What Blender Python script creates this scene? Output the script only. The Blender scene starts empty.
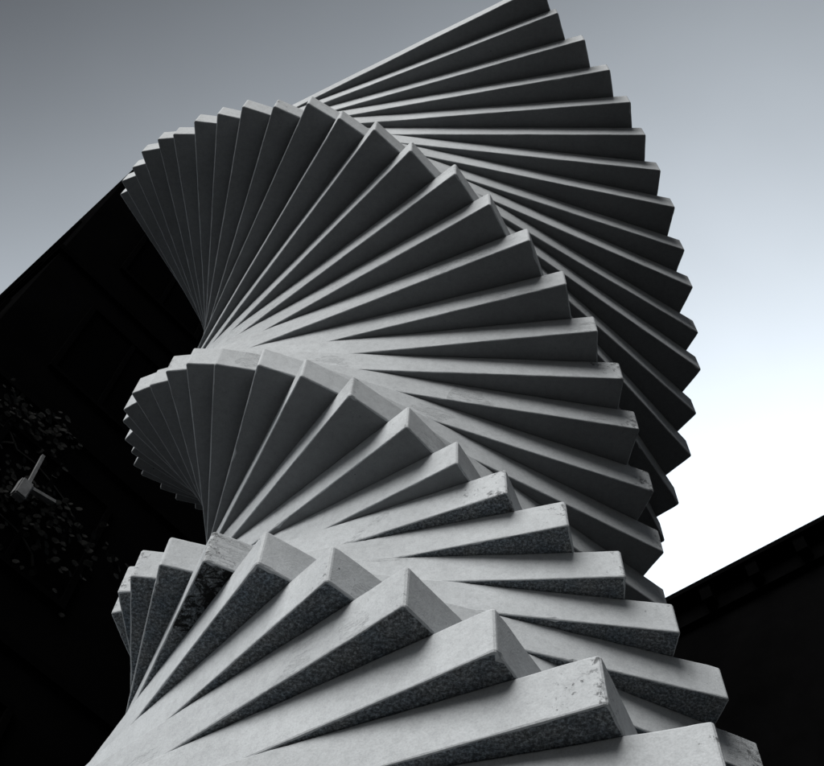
# Twisted stack of square concrete slabs in a dark courtyard, seen from below.
import bpy, bmesh, math, random
from mathutils import Vector, Matrix, noise
R = math.radians
U = 0.15                                     # metres per slab height
sc = bpy.context.scene
COL = sc.collection

# ------------------------------------------------------------------ helpers
def link(o, parent=None):
    COL.objects.link(o)
    if parent: o.parent = parent
    return o
def obj(name, bm, mats, parent=None, smooth=False):
    me = bpy.data.meshes.new(name); bm.normal_update(); bm.to_mesh(me); bm.free()
    for m in (mats if isinstance(mats, (list, tuple)) else [mats]): me.materials.append(m)
    if smooth:
        for p in me.polygons: p.use_smooth = True
    return link(bpy.data.objects.new(name, me), parent)
def thing(name, label, cat, loc=(0, 0, 0), rotz=0.0, group=None):
    o = bpy.data.objects.new(name, None); o.location = loc; o.rotation_euler = (0, 0, rotz)
    o['label'] = label; o['category'] = cat
    if group: o['group'] = group
    return link(o)
def tag(o, label, cat, group=None):
    o['label'] = label; o['category'] = cat
    if group: o['group'] = group
    return o
def struct(o, kind='structure'):
    o['kind'] = kind; return o
def bx(bm, x0, x1, y0, y1, z0, z1):
    v = [bm.verts.new(p) for p in ((x0,y0,z0),(x1,y0,z0),(x1,y1,z0),(x0,y1,z0),(x0,y0,z1),(x1,y0,z1),(x1,y1,z1),(x0,y1,z1))]
    for f in ((0,3,2,1),(4,5,6,7),(0,1,5,4),(1,2,6,5),(2,3,7,6),(3,0,4,7)): bm.faces.new([v[i] for i in f])
    return v
def box(*a):
    bm = bmesh.new(); bx(bm, *a); return bm
def bar(bm, a, b, w, h):
    a, b = Vector(a), Vector(b); d = (b-a).normalized()
    s = d.cross(Vector((0,0,1))); s = s.normalized() if s.length > 1e-4 else Vector((1,0,0)); t = s.cross(d)
    v = []
    for p in (a, b):
        for i, j in ((-1,-1),(1,-1),(1,1),(-1,1)): v.append(bm.verts.new(p + s*i*w/2 + t*j*h/2))
    for f in ((3,2,1,0),(4,5,6,7),(0,1,5,4),(1,2,6,5),(2,3,7,6),(3,0,4,7)): bm.faces.new([v[i] for i in f])

# ------------------------------------------------------------------ materials
def mat(name):
    m = bpy.data.materials.new(name); m.use_nodes = True
    nt = m.node_tree; b = nt.nodes['Principled BSDF']
    return m, nt, b
def N(nt, t, **kw):
    n = nt.nodes.new(t)
    for k, v in kw.items():
        if hasattr(n, k) and k not in ('Scale',): setattr(n, k, v)
        else: n.inputs[k].default_value = v
    return n
def ramp(nt, fac, stops):
    n = nt.nodes.new('ShaderNodeValToRGB'); e = n.color_ramp.elements
    while len(e) < len(stops): e.new(0.5)
    for el, (p, c) in zip(e, stops):
        el.position = p; el.color = (c[0], c[1], c[2], 1) if isinstance(c, tuple) else (c, c, c, 1)
    nt.links.new(fac, n.inputs[0]); return n.outputs[0]
def mixc(nt, blend, fac, a, b):
    n = nt.nodes.new('ShaderNodeMix'); n.data_type = 'RGBA'; n.blend_type = blend
    for s, v in ((0, fac), (6, a), (7, b)):
        if hasattr(v, 'is_linked') or isinstance(v, bpy.types.NodeSocket): nt.links.new(v, n.inputs[s])
        elif s == 0: n.inputs[0].default_value = v
        else: n.inputs[s].default_value = (v[0], v[1], v[2], 1)
    return n.outputs[2]
def math_(nt, op, a, b=None, clamp=False):
    n = nt.nodes.new('ShaderNodeMath'); n.operation = op; n.use_clamp = clamp
    for i, v in enumerate((a, b)):
        if v is None: continue
        if isinstance(v, (int, float)): n.inputs[i].default_value = v
        else: nt.links.new(v, n.inputs[i])
    return n.outputs[0]
def noise_(nt, co, scale, detail=4, rough=0.55, dist=0.0):
    n = nt.nodes.new('ShaderNodeTexNoise'); n.inputs['Scale'].default_value = scale
    n.inputs['Detail'].default_value = detail; n.inputs['Roughness'].default_value = rough
    n.inputs['Distortion'].default_value = dist
    nt.links.new(co, n.inputs['Vector']); return n.outputs[0]
def vor(nt, co, scale, rnd=1.0):
    n = nt.nodes.new('ShaderNodeTexVoronoi'); n.inputs['Scale'].default_value = scale
    n.inputs['Randomness'].default_value = rnd
    nt.links.new(co, n.inputs['Vector']); return n.outputs['Distance'], n.outputs['Color']
def bump(nt, b, h, strength, dist, prev=None):
    n = nt.nodes.new('ShaderNodeBump'); n.inputs['Strength'].default_value = strength; n.inputs['Distance'].default_value = dist
    nt.links.new(h, n.inputs['Height'])
    if prev: nt.links.new(prev, n.inputs['Normal'])
    nt.links.new(n.outputs[0], b.inputs['Normal']); return n.outputs[0]

def concrete(name, base, rough_under=False, stain_at=None, scuffs=True):
    """cast concrete: cool grey, cloudy mottling, fine grain, scattered blow holes, thin scuffs"""
    m, nt, b = mat(name)
    tc = nt.nodes.new('ShaderNodeTexCoord'); co = tc.outputs['Object']
    oi = nt.nodes.new('ShaderNodeObjectInfo')
    add = nt.nodes.new('ShaderNodeVectorMath'); add.operation = 'MULTIPLY_ADD'   # shift the texture per slab
    comb = nt.nodes.new('ShaderNodeCombineXYZ'); nt.links.new(oi.outputs['Random'], comb.inputs[0]); nt.links.new(oi.outputs['Random'], comb.inputs[1])
    nt.links.new(comb.outputs[0], add.inputs[0]); add.inputs[1].default_value = (37, 91, 0); nt.links.new(co, add.inputs[2])
    co2 = add.outputs[0]
    cloud = noise_(nt, co2, 2.2, 5, 0.6, 0.3)
    fine = noise_(nt, co2, 38, 5, 0.7)
    grain = noise_(nt, co2, 190, 3, 0.7)
    c = ramp(nt, cloud, [(0.28, base*0.84), (0.55, base), (0.78, base*1.12)])
    f = ramp(nt, fine, [(0.3, 0.86), (0.55, 1.0), (0.75, 1.05)])
    col = mixc(nt, 'MULTIPLY', 1.0, c, f)
    g = ramp(nt, grain, [(0.3, 0.82), (0.6, 1.04)])
    col = mixc(nt, 'MULTIPLY', 0.8, col, g)
    # per slab casting tone
    tone = math_(nt, 'MULTIPLY_ADD', oi.outputs['Random'], 0.10); nt.nodes[-1].inputs[2].default_value = 0.94
    tn = nt.nodes.new('ShaderNodeCombineColor')
    for i in range(3): nt.links.new(tone, tn.inputs[i])
    col = mixc(nt, 'MULTIPLY', 1.0, col, tn.outputs[0])
    # cool tint
    col = mixc(nt, 'MULTIPLY', 1.0, col, (0.94, 0.99, 1.03))
    # blow holes: sparse dark dots
    d, vc = vor(nt, co2, 9.0)
    dn = noise_(nt, co2, 60, 2)
    dd = math_(nt, 'ADD', d, math_(nt, 'MULTIPLY', dn, 0.05))
    sep = nt.nodes.new('ShaderNodeSeparateColor'); nt.links.new(vc, sep.inputs[0])
    few = math_(nt, 'GREATER_THAN', sep.outputs[0], 0.70)
    rad = math_(nt, 'MULTIPLY', sep.outputs[1], 0.045)
    hole = math_(nt, 'MULTIPLY', math_(nt, 'LESS_THAN', dd, math_(nt, 'ADD', rad, 0.032)), few)
    col = mixc(nt, 'MIX', math_(nt, 'MULTIPLY', hole, 0.85), col, (0.03, 0.032, 0.035))
    # thin horizontal scuffs / tie-cracks on the sides
    mp = nt.nodes.new('ShaderNodeMapping'); mp.inputs['Scale'].default_value = (3.0, 3.0, 26.0); nt.links.new(co2, mp.inputs[0])
    scr = noise_(nt, mp.outputs[0], 2.6, 6, 0.72, 1.2)
    scm = noise_(nt, co2, 1.7, 2)
    sm = math_(nt, 'MULTIPLY', math_(nt, 'SUBTRACT', 1.0, math_(nt, 'MULTIPLY', math_(nt, 'ABSOLUTE', math_(nt, 'SUBTRACT', scr, 0.5)), 60.0), True),
               math_(nt, 'GREATER_THAN', scm, 0.62 if scuffs else 9.0))
    col = mixc(nt, 'MIX', math_(nt, 'MULTIPLY', sm, 0.38), col, (0.06, 0.062, 0.065))
    wa = nt.nodes.new('ShaderNodeAttribute'); wa.attribute_name = 'wear'
    wn = noise_(nt, co2, 55, 6, 0.8, 0.5); wb = noise_(nt, co2, 7, 3, 0.6)
    wf = math_(nt, 'MULTIPLY', wa.outputs['Fac'], math_(nt, 'SUBTRACT', wb, 0.18))
    wm = math_(nt, 'MULTIPLY', math_(nt, 'SUBTRACT', math_(nt, 'ADD', math_(nt, 'MULTIPLY', wf, 0.55), wn), 0.735), 12.0, True)
    wl = math_(nt, 'MULTIPLY', math_(nt, 'SUBTRACT', math_(nt, 'ADD', math_(nt, 'MULTIPLY', wf, 0.45), math_(nt, 'SUBTRACT', 1.0, wn)), 0.72), 8.0, True)
    col = mixc(nt, 'MIX', math_(nt, 'MULTIPLY', wl, 0.22 if scuffs else 0.0), col, (base*1.5, base*1.52, base*1.55))
    col = mixc(nt, 'MIX', math_(nt, 'MULTIPLY', wm, 0.80 if scuffs else 0.0), col, (0.035, 0.036, 0.038))
    hgt = math_(nt, 'ADD', math_(nt, 'MULTIPLY', fine, 0.5), math_(nt, 'MULTIPLY', grain, 0.35))
    hgt = math_(nt, 'SUBTRACT', hgt, math_(nt, 'MULTIPLY', hole, 1.2))
    hgt = math_(nt, 'SUBTRACT', hgt, math_(nt, 'MULTIPLY', sm, 0.5))
    hgt = math_(nt, 'SUBTRACT', hgt, math_(nt, 'MULTIPLY', wm, 0.9))
    if stain_at is not None:       # black weathered patch at one corner of the underside
        vd = nt.nodes.new('ShaderNodeVectorMath'); vd.operation = 'DISTANCE'
        nt.links.new(co, vd.inputs[0]); vd.inputs[1].default_value = stain_at
        sn = noise_(nt, co, 17, 7, 0.8, 0.8)
        s = math_(nt, 'SUBTRACT', 0.17, vd.outputs['Value'])
        s = math_(nt, 'ADD', s, math_(nt, 'MULTIPLY', math_(nt, 'SUBTRACT', sn, 0.5), 1.9))
        s = math_(nt, 'MULTIPLY', s, 9.0, True)
        gn = nt.nodes.new('ShaderNodeNewGeometry'); sx = nt.nodes.new('ShaderNodeSeparateXYZ'); nt.links.new(gn.outputs['True Normal'], sx.inputs[0])
        s = math_(nt, 'MULTIPLY', s, math_(nt, 'LESS_THAN', sx.outputs[2], -0.5))
        col = mixc(nt, 'MIX', s, col, (0.006, 0.006, 0.006))
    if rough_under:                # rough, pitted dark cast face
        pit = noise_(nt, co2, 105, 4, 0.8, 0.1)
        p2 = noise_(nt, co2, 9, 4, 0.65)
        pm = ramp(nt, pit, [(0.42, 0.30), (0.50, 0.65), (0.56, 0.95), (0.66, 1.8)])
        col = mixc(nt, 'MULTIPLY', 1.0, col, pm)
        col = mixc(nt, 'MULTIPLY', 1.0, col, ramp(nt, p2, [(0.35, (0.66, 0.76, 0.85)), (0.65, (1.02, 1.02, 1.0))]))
        hgt = math_(nt, 'ADD', math_(nt, 'MULTIPLY', pit, 3.0), hgt)
    nt.links.new(col, b.inputs['Base Color'])
    b.inputs['Roughness'].default_value = 0.82
    b.inputs['Specular IOR Level'].default_value = 0.3
    bump(nt, b, hgt, 0.55 if not rough_under else 0.9, 0.004 if not rough_under else 0.006)
    return m

def plain(name, c, rough=0.7, spec=0.3, var=0.25, scale=3.0, bmp=0.2, metallic=0.0):
    m, nt, b = mat(name)
    tc = nt.nodes.new('ShaderNodeTexCoord'); co = tc.outputs['Object']
    n = noise_(nt, co, scale, 6, 0.65, 0.2)
    lo = tuple(x*(1-var) for x in c); hi = tuple(x*(1+var) for x in c)
    nt.links.new(ramp(nt, n, [(0.3, lo), (0.7, hi)]), b.inputs['Base Color'])
    b.inputs['Roughness'].default_value = rough; b.inputs['Specular IOR Level'].default_value = spec; b.inputs['Metallic'].default_value = metallic
    bump(nt, b, noise_(nt, co, scale*12, 4), bmp, 0.01)
    return m

BASE = 0.40
M_side = concrete('concrete_smooth', BASE)
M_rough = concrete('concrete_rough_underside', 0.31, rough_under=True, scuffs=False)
M_under_shade = concrete('concrete_underside_shade', BASE*0.41, scuffs=False)  # darker copy of the slab concrete: underside shade put into the colour
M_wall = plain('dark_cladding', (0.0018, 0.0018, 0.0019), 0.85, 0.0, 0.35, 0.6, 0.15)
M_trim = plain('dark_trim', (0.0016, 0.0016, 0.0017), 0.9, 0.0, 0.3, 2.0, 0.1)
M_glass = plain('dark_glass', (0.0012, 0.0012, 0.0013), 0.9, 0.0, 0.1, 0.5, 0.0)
M_metal = plain('grey_metal', (0.10, 0.102, 0.105), 0.7, 0.1, 0.4, 9.0, 0.05)
M_ivy = plain('ivy_leaf', (0.006, 0.0063, 0.006), 0.8, 0.03, 0.5, 9.0, 0.0)
M_bounce = plain('pale_bounce_disc', (0.22, 0.22, 0.22), 0.85, 0.2, 0.2, 1.3, 0.3)
M_ground = plain('asphalt', (0.012, 0.012, 0.0124), 0.9, 0.2, 0.25, 1.5, 0.4)

# ------------------------------------------------------------------ the slabs
# (index, underside height, thickness, four plan corners), in units of U, measured by hand
SLABS = [
    (-8, -7.826, 0.992, [(-7.35, -7.05), (-7.15, 7.87), (8.00, 6.86), (6.74, -7.99)]),
    (-7, -6.834, 0.990, [(-8.23, -5.99), (-6.02, 8.77), (8.86, 5.71), (5.60, -8.83)]),
    (-6, -5.844, 0.986, [(-8.97, -4.82), (-4.78, 9.50), (9.55, 4.46), (4.35, -9.51)]),
    (-5, -4.858, 0.978, [(-9.20, -3.44), (-3.33, 9.70), (9.71, 3.02), (2.92, -9.66)]),
    (-4, -3.881, 0.977, [(-9.19, -2.01), (-1.83, 9.65), (9.61, 1.54), (1.46, -9.55)]),
    (-3, -2.904, 0.978, [(-9.13, -0.73), (-0.51, 9.55), (9.47, 0.23), (0.13, -9.43)]),
    (-2, -1.926, 0.970, [(-8.82, 0.54), (0.81, 9.19), (9.09, -1.07), (-1.13, -9.01)]),
    (-1, -0.956, 0.956, [(-8.39, 1.80), (2.12, 8.71), (8.57, -2.35), (-2.40, -8.49)]),
    (0, 0.000, 0.934, [(-7.66, 2.94), (3.29, 7.91), (7.63, -3.48), (-3.52, -7.72)]),
    (1, 0.934, 0.915, [(-6.88, 4.04), (4.41, 7.06), (6.84, -4.60), (-4.58, -6.82)]),
    (2, 1.848, 0.907, [(-5.94, 4.92), (5.30, 6.05), (5.86, -5.43), (-5.43, -5.74)]),
    (3, 2.755, 0.917, [(-4.87, 5.56), (5.95, 4.93), (4.76, -6.04), (-6.02, -4.55)]),
    (4, 3.672, 0.936, [(-3.68, 6.13), (6.50, 3.66), (3.56, -6.59), (-6.50, -3.16)]),
    (5, 4.608, 0.967, [(-2.54, 6.33), (6.68, 2.47), (2.26, -6.69), (-6.66, -2.19)]),
    (6, 5.576, 0.986, [(-1.46, 6.45), (6.78, 1.34), (1.14, -6.75), (-6.71, -1.07)]),
    (7, 6.561, 0.998, [(-0.30, 6.79), (7.09, 0.12), (-0.08, -7.03), (-6.97, 0.14)]),
    (8, 7.559, 1.001, [(1.11, 7.07), (7.34, -1.36), (-1.53, -7.21), (-7.17, 1.61)]),
    (9, 8.560, 0.997, [(2.35, 6.97), (7.14, -2.60), (-2.85, -7.10), (-6.99, 2.86)]),
    (10, 9.557, 0.995, [(3.56, 6.70), (6.80, -3.87), (-4.10, -6.79), (-6.63, 4.09)]),
    (11, 10.552, 0.995, [(4.87, 6.21), (6.31, -5.22), (-5.43, -6.18), (-6.05, 5.40)]),
    (12, 11.547, 1.003, [(5.87, 5.75), (5.84, -6.23), (-6.44, -5.60), (-5.51, 6.39)]),
    (13, 12.549, 1.018, [(6.75, 5.03), (5.09, -7.17), (-7.29, -4.76), (-4.71, 7.25)]),
    (14, 13.568, 1.034, [(7.62, 4.12), (4.15, -8.11), (-8.07, -3.68), (-3.72, 8.08)]),
    (15, 14.602, 1.045, [(8.49, 3.15), (3.05, -8.97), (-8.93, -2.75), (-2.67, 8.90)]),
    (16, 15.647, 1.048, [(9.14, 2.00), (1.84, -9.61), (-9.55, -1.52), (-1.45, 9.50)]),
    (17, 16.695, 1.051, [(9.66, 1.11), (0.75, -10.14), (-9.91, -0.44), (-0.39, 9.98)]),
    (18, 17.745, 1.050, [(10.03, -0.27), (-0.68, -10.44), (-10.20, 0.96), (1.01, 10.23)]),
    (19, 18.795, 1.043, [(10.19, -1.42), (-1.91, -10.73), (-10.31, 2.15), (2.25, 10.43)]),
    (20, 19.838, 1.038, [(10.32, -2.66), (-3.13, -10.73), (-10.54, 3.40), (3.46, 10.43)]),
    (21, 20.876, 1.034, [(10.23, -3.65), (-4.29, -10.87), (-10.56, 4.50), (4.55, 10.44)]),
    (22, 21.910, 1.032, [(9.97, -4.99), (-5.57, -10.40), (-10.10, 5.79), (5.83, 9.98)]),
    (23, 22.942, 1.031, [(9.66, -6.03), (-6.84, -10.05), (-9.72, 6.98), (7.01, 9.59)]),
    (24, 23.973, 1.032, [(9.24, -7.30), (-7.94, -9.44), (-9.13, 8.12), (8.13, 8.99)]),
    (25, 25.005, 1.031, [(8.68, -8.36), (-9.02, -8.81), (-8.47, 9.18), (9.18, 8.33)]),
    (26, 26.036, 1.034, [(8.09, -9.40), (-10.09, -7.95), (-7.67, 10.21), (10.19, 7.53)]),
    (27, 27.070, 1.035, [(7.50, -10.35), (-10.97, -7.40), (-7.09, 11.12), (11.09, 6.94)]),
    (28, 28.104, 1.033, [(6.67, -11.30), (-11.93, -6.52), (-6.18, 12.03), (11.63, 5.85)]),
    (29, 29.137, 1.027, [(5.66, -12.18), (-12.63, -5.48), (-5.09, 12.84), (11.63, 4.50)]),
    (30, 30.164, 1.017, [(4.57, -12.95), (-13.40, -4.49), (-3.98, 13.62), (11.51, 3.26)]),
    (31, 31.181, 1.011, [(3.91, -13.81), (-13.80, -3.52), (-3.10, 13.78), (11.50, 2.48)]),
]

CAMU = (0.0, -19.995, -15.931)
GZ = CAMU[2]*U - 1.60                        # ground level (eye height 1.6 m)
rnd = random.Random(7)
# carry the stack down to its plinth (below the frame)
low = SLABS[0]
a0 = [math.atan2(c[1], c[0]) for c in low[3]]; r0 = [math.hypot(*c) for c in low[3]]
k, z = low[0], low[1]; ang = 0.0
while z*U - 0.98*U > GZ + 0.12:
    k -= 1; ang += R(8.0); z -= 0.99
    s = 1.0 - max(0, (-k - 14))*0.018
    SLABS.insert(0, (k, z, 0.99, [(r0[i]*s*math.cos(a0[i]+ang), r0[i]*s*math.sin(a0[i]+ang)) for i in range(4)]))

WEAR = {5: 1.5, 4: 0.95, 3: 0.9, 2: 0.95, 0: 1.2, -3: 1.15, -5: 1.1, 9: 1.15, 10: 1.25, 11: 1.2, 12: 1.1}
def slab_mesh(k, cs, t, seed):
    """one slab, base at z=0: slightly rounded corners, worn arrises with small chips"""
    rg = random.Random(seed)
    P = [Vector((c[0], c[1], 0)) for c in cs]          # order runs clockwise seen from above
    P = P[::-1]
    cr = 0.07; pts = []; nor = []; side = []
    step = 0.10 if -9 <= k <= 8 else 0.16
    for i in range(4):
        a, b, c = P[i-1], P[i], P[(i+1) % 4]
        d1 = (b-a).normalized(); d2 = (c-b).normalized()
        n1 = Vector((d1.y, -d1.x, 0)); n2 = Vector((d2.y, -d2.x, 0))
        ctr = b - d1*cr + d2*cr*0 - n1*cr
        for q in range(4):
            f = q/3; n = (n1*(1-f) + n2*f).normalized()
            pts.append(ctr + n*cr); nor.append(n); side.append(0.0)
        L = (c-b).length - 2*cr; m = int(L/step)
        for q in range(1, m):
            pts.append(b + d2*(cr + L*q/m)); nor.append(n2); side.append(min(q, m-q)*step)
    n = len(pts)
    chips = []
    for _ in range(rg.randint(2, 5) if k > 5 else rg.randint(5, 10)):
        i = rg.randrange(n)
        chips.append((i, rg.choice((0, 0, 1)), rg.uniform(0.05, 0.11), rg.uniform(0.16, 0.34)))
    for i in range(n):
        if side[i] == 0.0 and rg.random() < 0.12: chips.append((i, rg.choice((0, 1)), rg.uniform(0.07, 0.16), rg.uniform(0.12, 0.3)))
    def ev(i, lvl):
        p = pts[i]; e = 0.028 + 0.016*noise.noise(p*1.7 + Vector((seed*3.1, lvl*9, 0))) + 0.018*abs(noise.noise(p*6.0 + Vector((seed, lvl*5, 2))))
        for ci, cl, cd, cw in chips:
            if cl == lvl:
                d = (p-pts[ci]).length
                if d < cw: e = max(e, cd*(1-(d/cw)**2)*(0.65+0.9*noise.noise(p*13+Vector((seed, 0, 0)))))
        return max(0.015, min(e, 0.055 + side[i]*0.8))
    bm = bmesh.new()
    rings = []
    wob = [0.012*noise.noise(p*0.35 + Vector((seed*7.7, 0, 0))) + 0.005*noise.noise(p*2.3+Vector((0, seed, 0))) for p in pts]
    eb = [ev(i, 0) for i in range(n)]; et = [ev(i, 1) for i in range(n)]
    def ring(ins, zs):
        return [bm.verts.new(((pts[i] + nor[i]*(wob[i]-ins[i])).x*U, (pts[i] + nor[i]*(wob[i]-ins[i])).y*U, zs[i]*U)) for i in range(n)]
    z0, z1 = 0.004, t - 0.004
    rings.append(ring([e*1.0 for e in eb], [z0]*n))
    rings.append(ring([e*0.28 for e in eb], [z0+e*0.30 for e in eb]))
    rings.append(ring([0.0]*n, [z0+e for e in eb]))
    rings.append(ring([0.0]*n, [z1-e for e in et]))
    rings.append(ring([e*0.28 for e in et], [z1-e*0.30 for e in et]))
    rings.append(ring([e*1.0 for e in et], [z1]*n))
    for a, b in zip(rings, rings[1:]):
        for i in range(n):
            j = (i+1) % n
            f = bm.faces.new((a[i], a[j], b[j], b[i])); f.smooth = False; f.material_index = 0
    f = bm.faces.new(rings[0][::-1]); f.material_index = 1
    f = bm.faces.new(rings[-1]); f.material_index = 0
    for f in bm.faces:
        if abs(f.normal.z) < 2: pass
    bmesh.ops.recalc_face_normals(bm, faces=bm.faces)
    lay = bm.verts.layers.float.new('wear')
    for v in bm.verts:
        d = min((Vector((v.co.x/U, v.co.y/U, 0)) - p).length for p in ((P[2],) if 8 < k < 13 else P))
        v[lay] = math.exp(-d/(1.5 if k > 5 else 1.1))*WEAR.get(k, rg.uniform(0.4, 0.95))
    return bm

tower = thing('twisted_sculpture', 'tall twisting sculpture of stacked square concrete slabs, narrow at the waist', 'sculpture', (0, 0, GZ))
LEANX, LEANY = 0.0, -0.003
for (k, z, t, cs) in SLABS:
    if k == 0:
        c = cs[3]; st = (c[0]*U*0.93, c[1]*U*0.93, 0)
        under = concrete('concrete_rough_stained', 0.31, rough_under=True, stain_at=st, scuffs=False)
    else: under = M_rough if k <= 5 else M_under_shade
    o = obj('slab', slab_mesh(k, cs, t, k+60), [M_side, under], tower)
    o.location = (LEANX*z*U, LEANY*z*U, z*U - GZ)
    if k == 0: o['label'] = 'slab with a black weathered patch under its left corner'
    elif k == 5: o['label'] = 'slab with a badly chipped lower edge at its right corner'
    elif k <= -1 or (0 < k < 5): o['label'] = 'slab with a rough pitted dark underside'
    elif k > 5: o['label'] = 'slab with a smooth underside'
# plinth
zlow = SLABS[0][1]*U
bm = bmesh.new(); h = zlow - GZ - 0.002
v = bx(bm, -1.5, 1.5, -1.5, 1.5, 0.002, h)
bmesh.ops.bevel(bm, geom=list(bm.edges), offset=0.012, segments=2, affect='EDGES')
o = obj('plinth', bm, M_side, tower); o.rotation_euler = (0, 0, R(20))

# ------------------------------------------------------------------ ground
bm = bmesh.new(); bmesh.ops.create_grid(bm, x_segments=8, y_segments=8, size=400)
struct(obj('ground', bm, M_ground)).location = (0, 0, GZ-0.012)
bm = bmesh.new(); bmesh.ops.create_circle(bm, cap_ends=True, segments=96, radius=2.3)
struct(obj('bounce_disc', bm, M_bounce)).location = (0, 0, GZ-0.004)  # unseen pale disc, added to bounce light up onto the lower undersides

# ------------------------------------------------------------------ dark buildings
def building(name, label, origin, rotz, wid, dep, height, nwin, floors, win_w, oh=0.0, cornice=True, side_b=True):
    """front face along local +x at y=0 (faces -y), side face at x=0 (faces -x)"""
    b = thing(name, label, 'building', origin, rotz)
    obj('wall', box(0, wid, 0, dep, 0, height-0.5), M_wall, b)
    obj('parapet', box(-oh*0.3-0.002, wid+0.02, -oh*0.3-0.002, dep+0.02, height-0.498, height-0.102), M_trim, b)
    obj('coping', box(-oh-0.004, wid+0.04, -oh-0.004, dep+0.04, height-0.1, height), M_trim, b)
    fh = (height-1.2)/floors
    bm = bmesh.new()
    for i in range(1, floors):
        z = i*fh
        bx(bm, -0.05, wid+0.05, -0.05, dep+0.05, z-0.06, z+0.06)
    obj('floor_band', bm, M_trim, b)
    fr0 = pn0 = None
    def one(x, z, ww, wh, front):
        nonlocal fr0, pn0
        if fr0 is None:
            bm = bmesh.new(); e = 0.07
            bx(bm, -ww/2, ww/2, -0.05, 0.02, 0, e); bx(bm, -ww/2, ww/2, -0.05, 0.02, wh-e, wh)
            bx(bm, -ww/2, -ww/2+e, -0.05, 0.02, e, wh-e); bx(bm, ww/2-e, ww/2, -0.05, 0.02, e, wh-e)
            bx(bm, -0.03, 0.03, -0.04, 0.02, e, wh-e)
            fr0 = obj('window', bm, M_trim, b)
            pn0 = obj('pane', box(-ww/2+e, ww/2-e, -0.012, 0.004, e, wh-e), M_glass, fr0)
            f = fr0
        else:
            f = fr0.copy(); link(f, b); p = pn0.copy(); link(p, f)
        if front: f.location = (x, -0.003, z); f.rotation_euler = (0, 0, 0)
        else: f.location = (-0.003, x, z); f.rotation_euler = (0, 0, R(-90))
    top = floors
    for fl in range(1, top):
        for i in range(nwin):
            x = (i+0.5)*wid/nwin
            one(x, fl*fh+0.75, win_w, fh-1.3, True)
    nd = int(nwin*dep/wid)
    if side_b:
        for fl in range(1, top):
            for i in range(nd):
                one((i+0.5)*dep/nd, fl*fh+0.75, win_w, fh-1.3, False)
    if cornice:
        x = 0.4; b0 = None
        while x < wid:
            if b0 is None: b0 = c = obj('eaves_bracket', box(-0.09, 0.09, -oh+0.05, -oh*0.3-0.004, height-0.40, height-0.102), M_trim, b)
            else: c = b0.copy(); link(c, b)
            c.location = (x, 0, 0); x += 0.8
    return b
LC = Vector((-4.844, 2.621, 15.610)); LA = Vector((-7.544, 5.328, 15.610)); RP0 = Vector((4.264, 7.783, 11.610)); RP1 = Vector((6.319, 6.017, 11.610))
# left block: nearest corner LC, one front running away to the left, the other behind the sculpture
dirA = (LA-LC).normalized(); angA = math.atan2(dirA.y, dirA.x)
hL = LC.z - GZ
# local +x along dirB (away to the right), local -x face -> use front = face B, side = face A
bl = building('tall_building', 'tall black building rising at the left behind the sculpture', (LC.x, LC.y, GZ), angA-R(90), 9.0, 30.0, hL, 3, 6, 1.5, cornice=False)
dR = (RP1-RP0).normalized(); angR = math.atan2(dR.y, dR.x)
hR = RP0.z - GZ
oR = RP0 - dR*7.0 + Vector((-dR.y, dR.x, 0))*0.36
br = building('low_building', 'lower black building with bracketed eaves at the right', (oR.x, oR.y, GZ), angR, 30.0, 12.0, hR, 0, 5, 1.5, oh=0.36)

# ------------------------------------------------------------------ things on the left block's wall
nB = Vector((math.sin(angA-R(90)), -math.cos(angA-R(90)), 0)); dB = Vector((math.cos(angA-R(90)), math.sin(angA-R(90)), 0))
W0 = Vector((-3.987, 3.475, 6.605))
t = thing('wall_lamp', 'small grey lamp with two thin splayed arms on the black wall at the left', 'lamp', W0, angA-R(90))
bm = box(-0.07, 0.07, -0.36, -0.26, -0.13, 0.13); bmesh.ops.bevel(bm, geom=list(bm.edges), offset=0.015, segments=2, affect='EDGES'); obj('housing', bm, M_metal, t)
bm = bmesh.new(); bar(bm, (0, -0.262, 0.0), (0, -0.03, 0.0), 0.05, 0.05); bx(bm, -0.07, 0.07, -0.03, -0.004, -0.09, 0.09); obj('wall_bracket', bm, M_trim, t)
bm = bmesh.new(); bar(bm, (0.02, -0.31, 0.12), (-0.007, -0.310, 0.635), 0.035, 0.035); obj('arm', bm, M_metal, t)
bm = bmesh.new(); bar(bm, (0.06, -0.31, 0.09), (0.343, -0.310, 0.166), 0.06, 0.04); obj('arm', bm, M_metal, t)
rg = random.Random(3); bm = bmesh.new()
for (cx, cz, sx, sz, n) in ((-0.53, 1.31, 0.35, 0.15, 27), (-0.31, 1.33, 0.30, 0.15, 36), (-0.11, 1.33, 0.30, 0.15, 45), (0.02, 1.54, 0.20, 0.10, 27), (-0.14, 0.28, 0.60, 0.30, 81), (0.09, -0.01, 0.60, 0.30, 99), (0.32, 0.23, 0.50, 0.20, 72), (0.78, 0.32, 0.40, 0.15, 18)):
    for _ in range(n):
        px = cx + rg.gauss(0, sx); pz = cz + rg.gauss(0, sz); py = -rg.uniform(0.02, 0.16); s_ = rg.uniform(0.025, 0.05)
        rot = Matrix.Rotation(rg.uniform(0, 6.28), 3, 'Y') @ Matrix.Rotation(rg.uniform(-0.7, 0.7), 3, 'X')
        vs = [bm.verts.new(Vector((px, py, pz)) + rot @ Vector((a*s_, 0.15*s_*abs(a), b_*s_))) for a, b_ in ((0,-1),(0.8,-0.2),(0.6,0.7),(0,1.1),(-0.6,0.7),(-0.8,-0.2))]
        bm.faces.new(vs)
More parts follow.
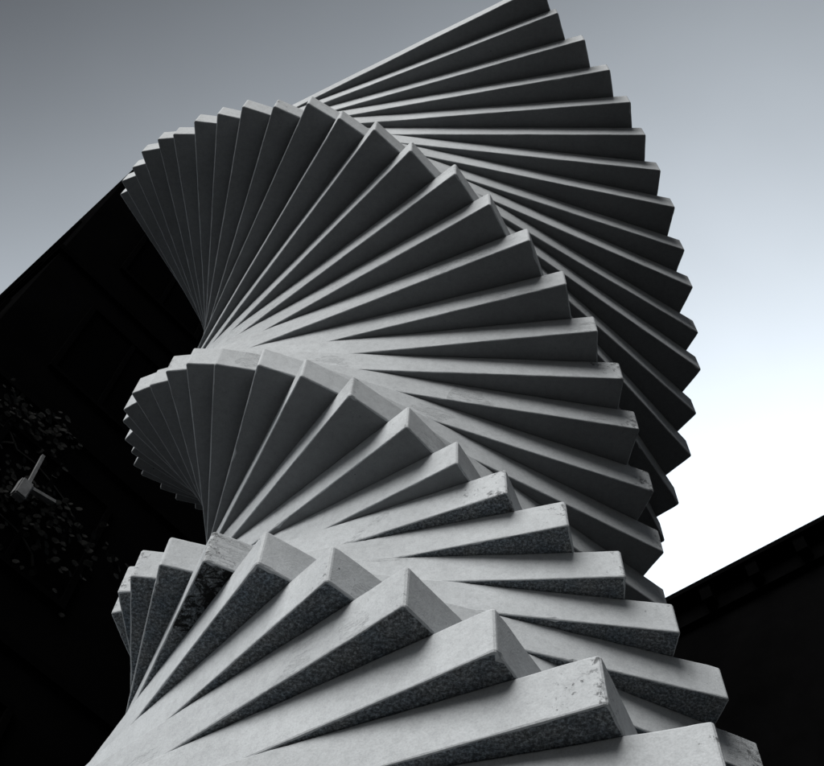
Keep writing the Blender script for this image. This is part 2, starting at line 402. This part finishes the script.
for (x0, z0, x1, z1) in ((-0.9, 1.15, 0.6, 0.6), (-0.6, 0.3, 0.6, -0.4), (-0.8, -0.2, -0.3, 0.9)):
    pr = Vector((x0, -0.03, z0))
    for q in range(1, 9):
        nx = Vector((x0+(x1-x0)*q/8+rg.gauss(0, 0.06), -0.03, z0+(z1-z0)*q/8+rg.gauss(0, 0.06))); bar(bm, pr, nx, 0.02, 0.02); pr = nx
iv = obj('ivy', bm, M_ivy); iv.location = W0; iv.rotation_euler = (0, 0, angA-R(90))
tag(iv, 'sparse patches of dark ivy leaves clinging to the black wall around the small lamp', 'ivy')

# ------------------------------------------------------------------ camera
r = Vector((0.99678, -0.07038, 0.03840)); u = Vector((-0.08016, -0.88282, 0.46282)); f = Vector((-0.00133, 0.46441, 0.88562))
r = Vector((0.996781, -0.070375, 0.038401)); u = Vector((-0.080160, -0.882822, 0.462817)); f = Vector((-0.001330, 0.464406, 0.885622))
cam = bpy.data.cameras.new('camera'); co = bpy.data.objects.new('camera', cam); COL.objects.link(co)
co.matrix_world = Matrix(((r.x, u.x, -f.x, 0), (r.y, u.y, -f.y, CAMU[1]*U), (r.z, u.z, -f.z, CAMU[2]*U), (0, 0, 0, 1)))
cam.sensor_width = 36; cam.lens = 36*math.exp(0.290066); cam.clip_end = 2000; cam.clip_start = 0.05
sc.camera = co

# ------------------------------------------------------------------ light
EXPO = 1.87
BGS = 0.05; NISH = 0.13; GLOW = 2.0*20*2**-EXPO; HORIZ = 5.0*20*2**-EXPO; VMAX = 1.25*20*2**-EXPO
SUN_AZ, SUN_EL = R(-147), R(43)                 # azimuth from +y towards +x
sd = Vector((math.sin(SUN_AZ)*math.cos(SUN_EL), math.cos(SUN_AZ)*math.cos(SUN_EL), math.sin(SUN_EL)))
sun = bpy.data.lights.new('sun', 'SUN'); sun.energy = 1.5; sun.angle = R(45); sun.color = (1.0, 0.985, 0.96)
so = bpy.data.objects.new('sun', sun); COL.objects.link(so); so.rotation_euler = sd.to_track_quat('Z', 'Y').to_euler()
w = bpy.data.worlds.new('World'); sc.world = w; w.use_nodes = True
nt = w.node_tree; bg = nt.nodes['Background']
sky = nt.nodes.new('ShaderNodeTexSky'); sky.sky_type = 'NISHITA'; sky.sun_disc = False
sky.sun_elevation = SUN_EL; sky.sun_rotation = SUN_AZ % (2*math.pi)
sky.air_density = 1.0; sky.dust_density = 1.0; sky.ozone_density = 1.0
hs = nt.nodes.new('ShaderNodeHueSaturation'); hs.inputs['Saturation'].default_value = 0.35
nt.links.new(sky.outputs[0], hs.inputs['Color'])
# thin high overcast: pale veil, densest towards the horizon and towards the bright north-east
tc = nt.nodes.new('ShaderNodeTexCoord'); sx = nt.nodes.new('ShaderNodeSeparateXYZ'); nt.links.new(tc.outputs['Generated'], sx.inputs[0])
dt = nt.nodes.new('ShaderNodeVectorMath'); dt.operation = 'DOT_PRODUCT'; nt.links.new(tc.outputs['Generated'], dt.inputs[0])
dt.inputs[1].default_value = (math.sin(R(22))*math.cos(R(12)), math.cos(R(22))*math.cos(R(12)), math.sin(R(12)))
glow = math_(nt, 'MULTIPLY', math_(nt, 'POWER', math_(nt, 'MAXIMUM', dt.outputs['Value'], 0.0), 2.0), GLOW)
hor = math_(nt, 'MULTIPLY', math_(nt, 'POWER', math_(nt, 'SUBTRACT', 1.0, math_(nt, 'MAXIMUM', sx.outputs[2], 0.0)), 2.0), HORIZ)
cl = noise_(nt, tc.outputs['Generated'], 2.4, 5, 0.5, 0.3)
front = math_(nt, 'ADD', math_(nt, 'MULTIPLY', sx.outputs[1], 2.1), 0.03, True)
hor = math_(nt, 'MULTIPLY', hor, front)
veil = math_(nt, 'MINIMUM', math_(nt, 'ADD', glow, hor), VMAX)
veil = math_(nt, 'MULTIPLY', veil, ramp(nt, cl, [(0.3, 0.92), (0.7, 1.06)]))
sc_ = nt.nodes.new('ShaderNodeVectorMath'); sc_.operation = 'SCALE'; sc_.inputs[0].default_value = (0.89, 0.98, 1.07)
nt.links.new(veil, sc_.inputs['Scale'])
s1 = nt.nodes.new('ShaderNodeVectorMath'); s1.operation = 'SCALE'; s1.inputs['Scale'].default_value = NISH; nt.links.new(hs.outputs[0], s1.inputs[0])
ad = nt.nodes.new('ShaderNodeVectorMath'); ad.operation = 'ADD'; nt.links.new(s1.outputs[0], ad.inputs[0]); nt.links.new(sc_.outputs[0], ad.inputs[1])
nt.links.new(ad.outputs[0], bg.inputs[0]); bg.inputs[1].default_value = BGS

sc.view_settings.view_transform = 'Standard'; sc.view_settings.look = 'None'
sc.view_settings.gamma = 1; sc.view_settings.exposure = EXPO; sc.view_settings.use_curve_mapping = False
sc.render.engine = 'CYCLES'
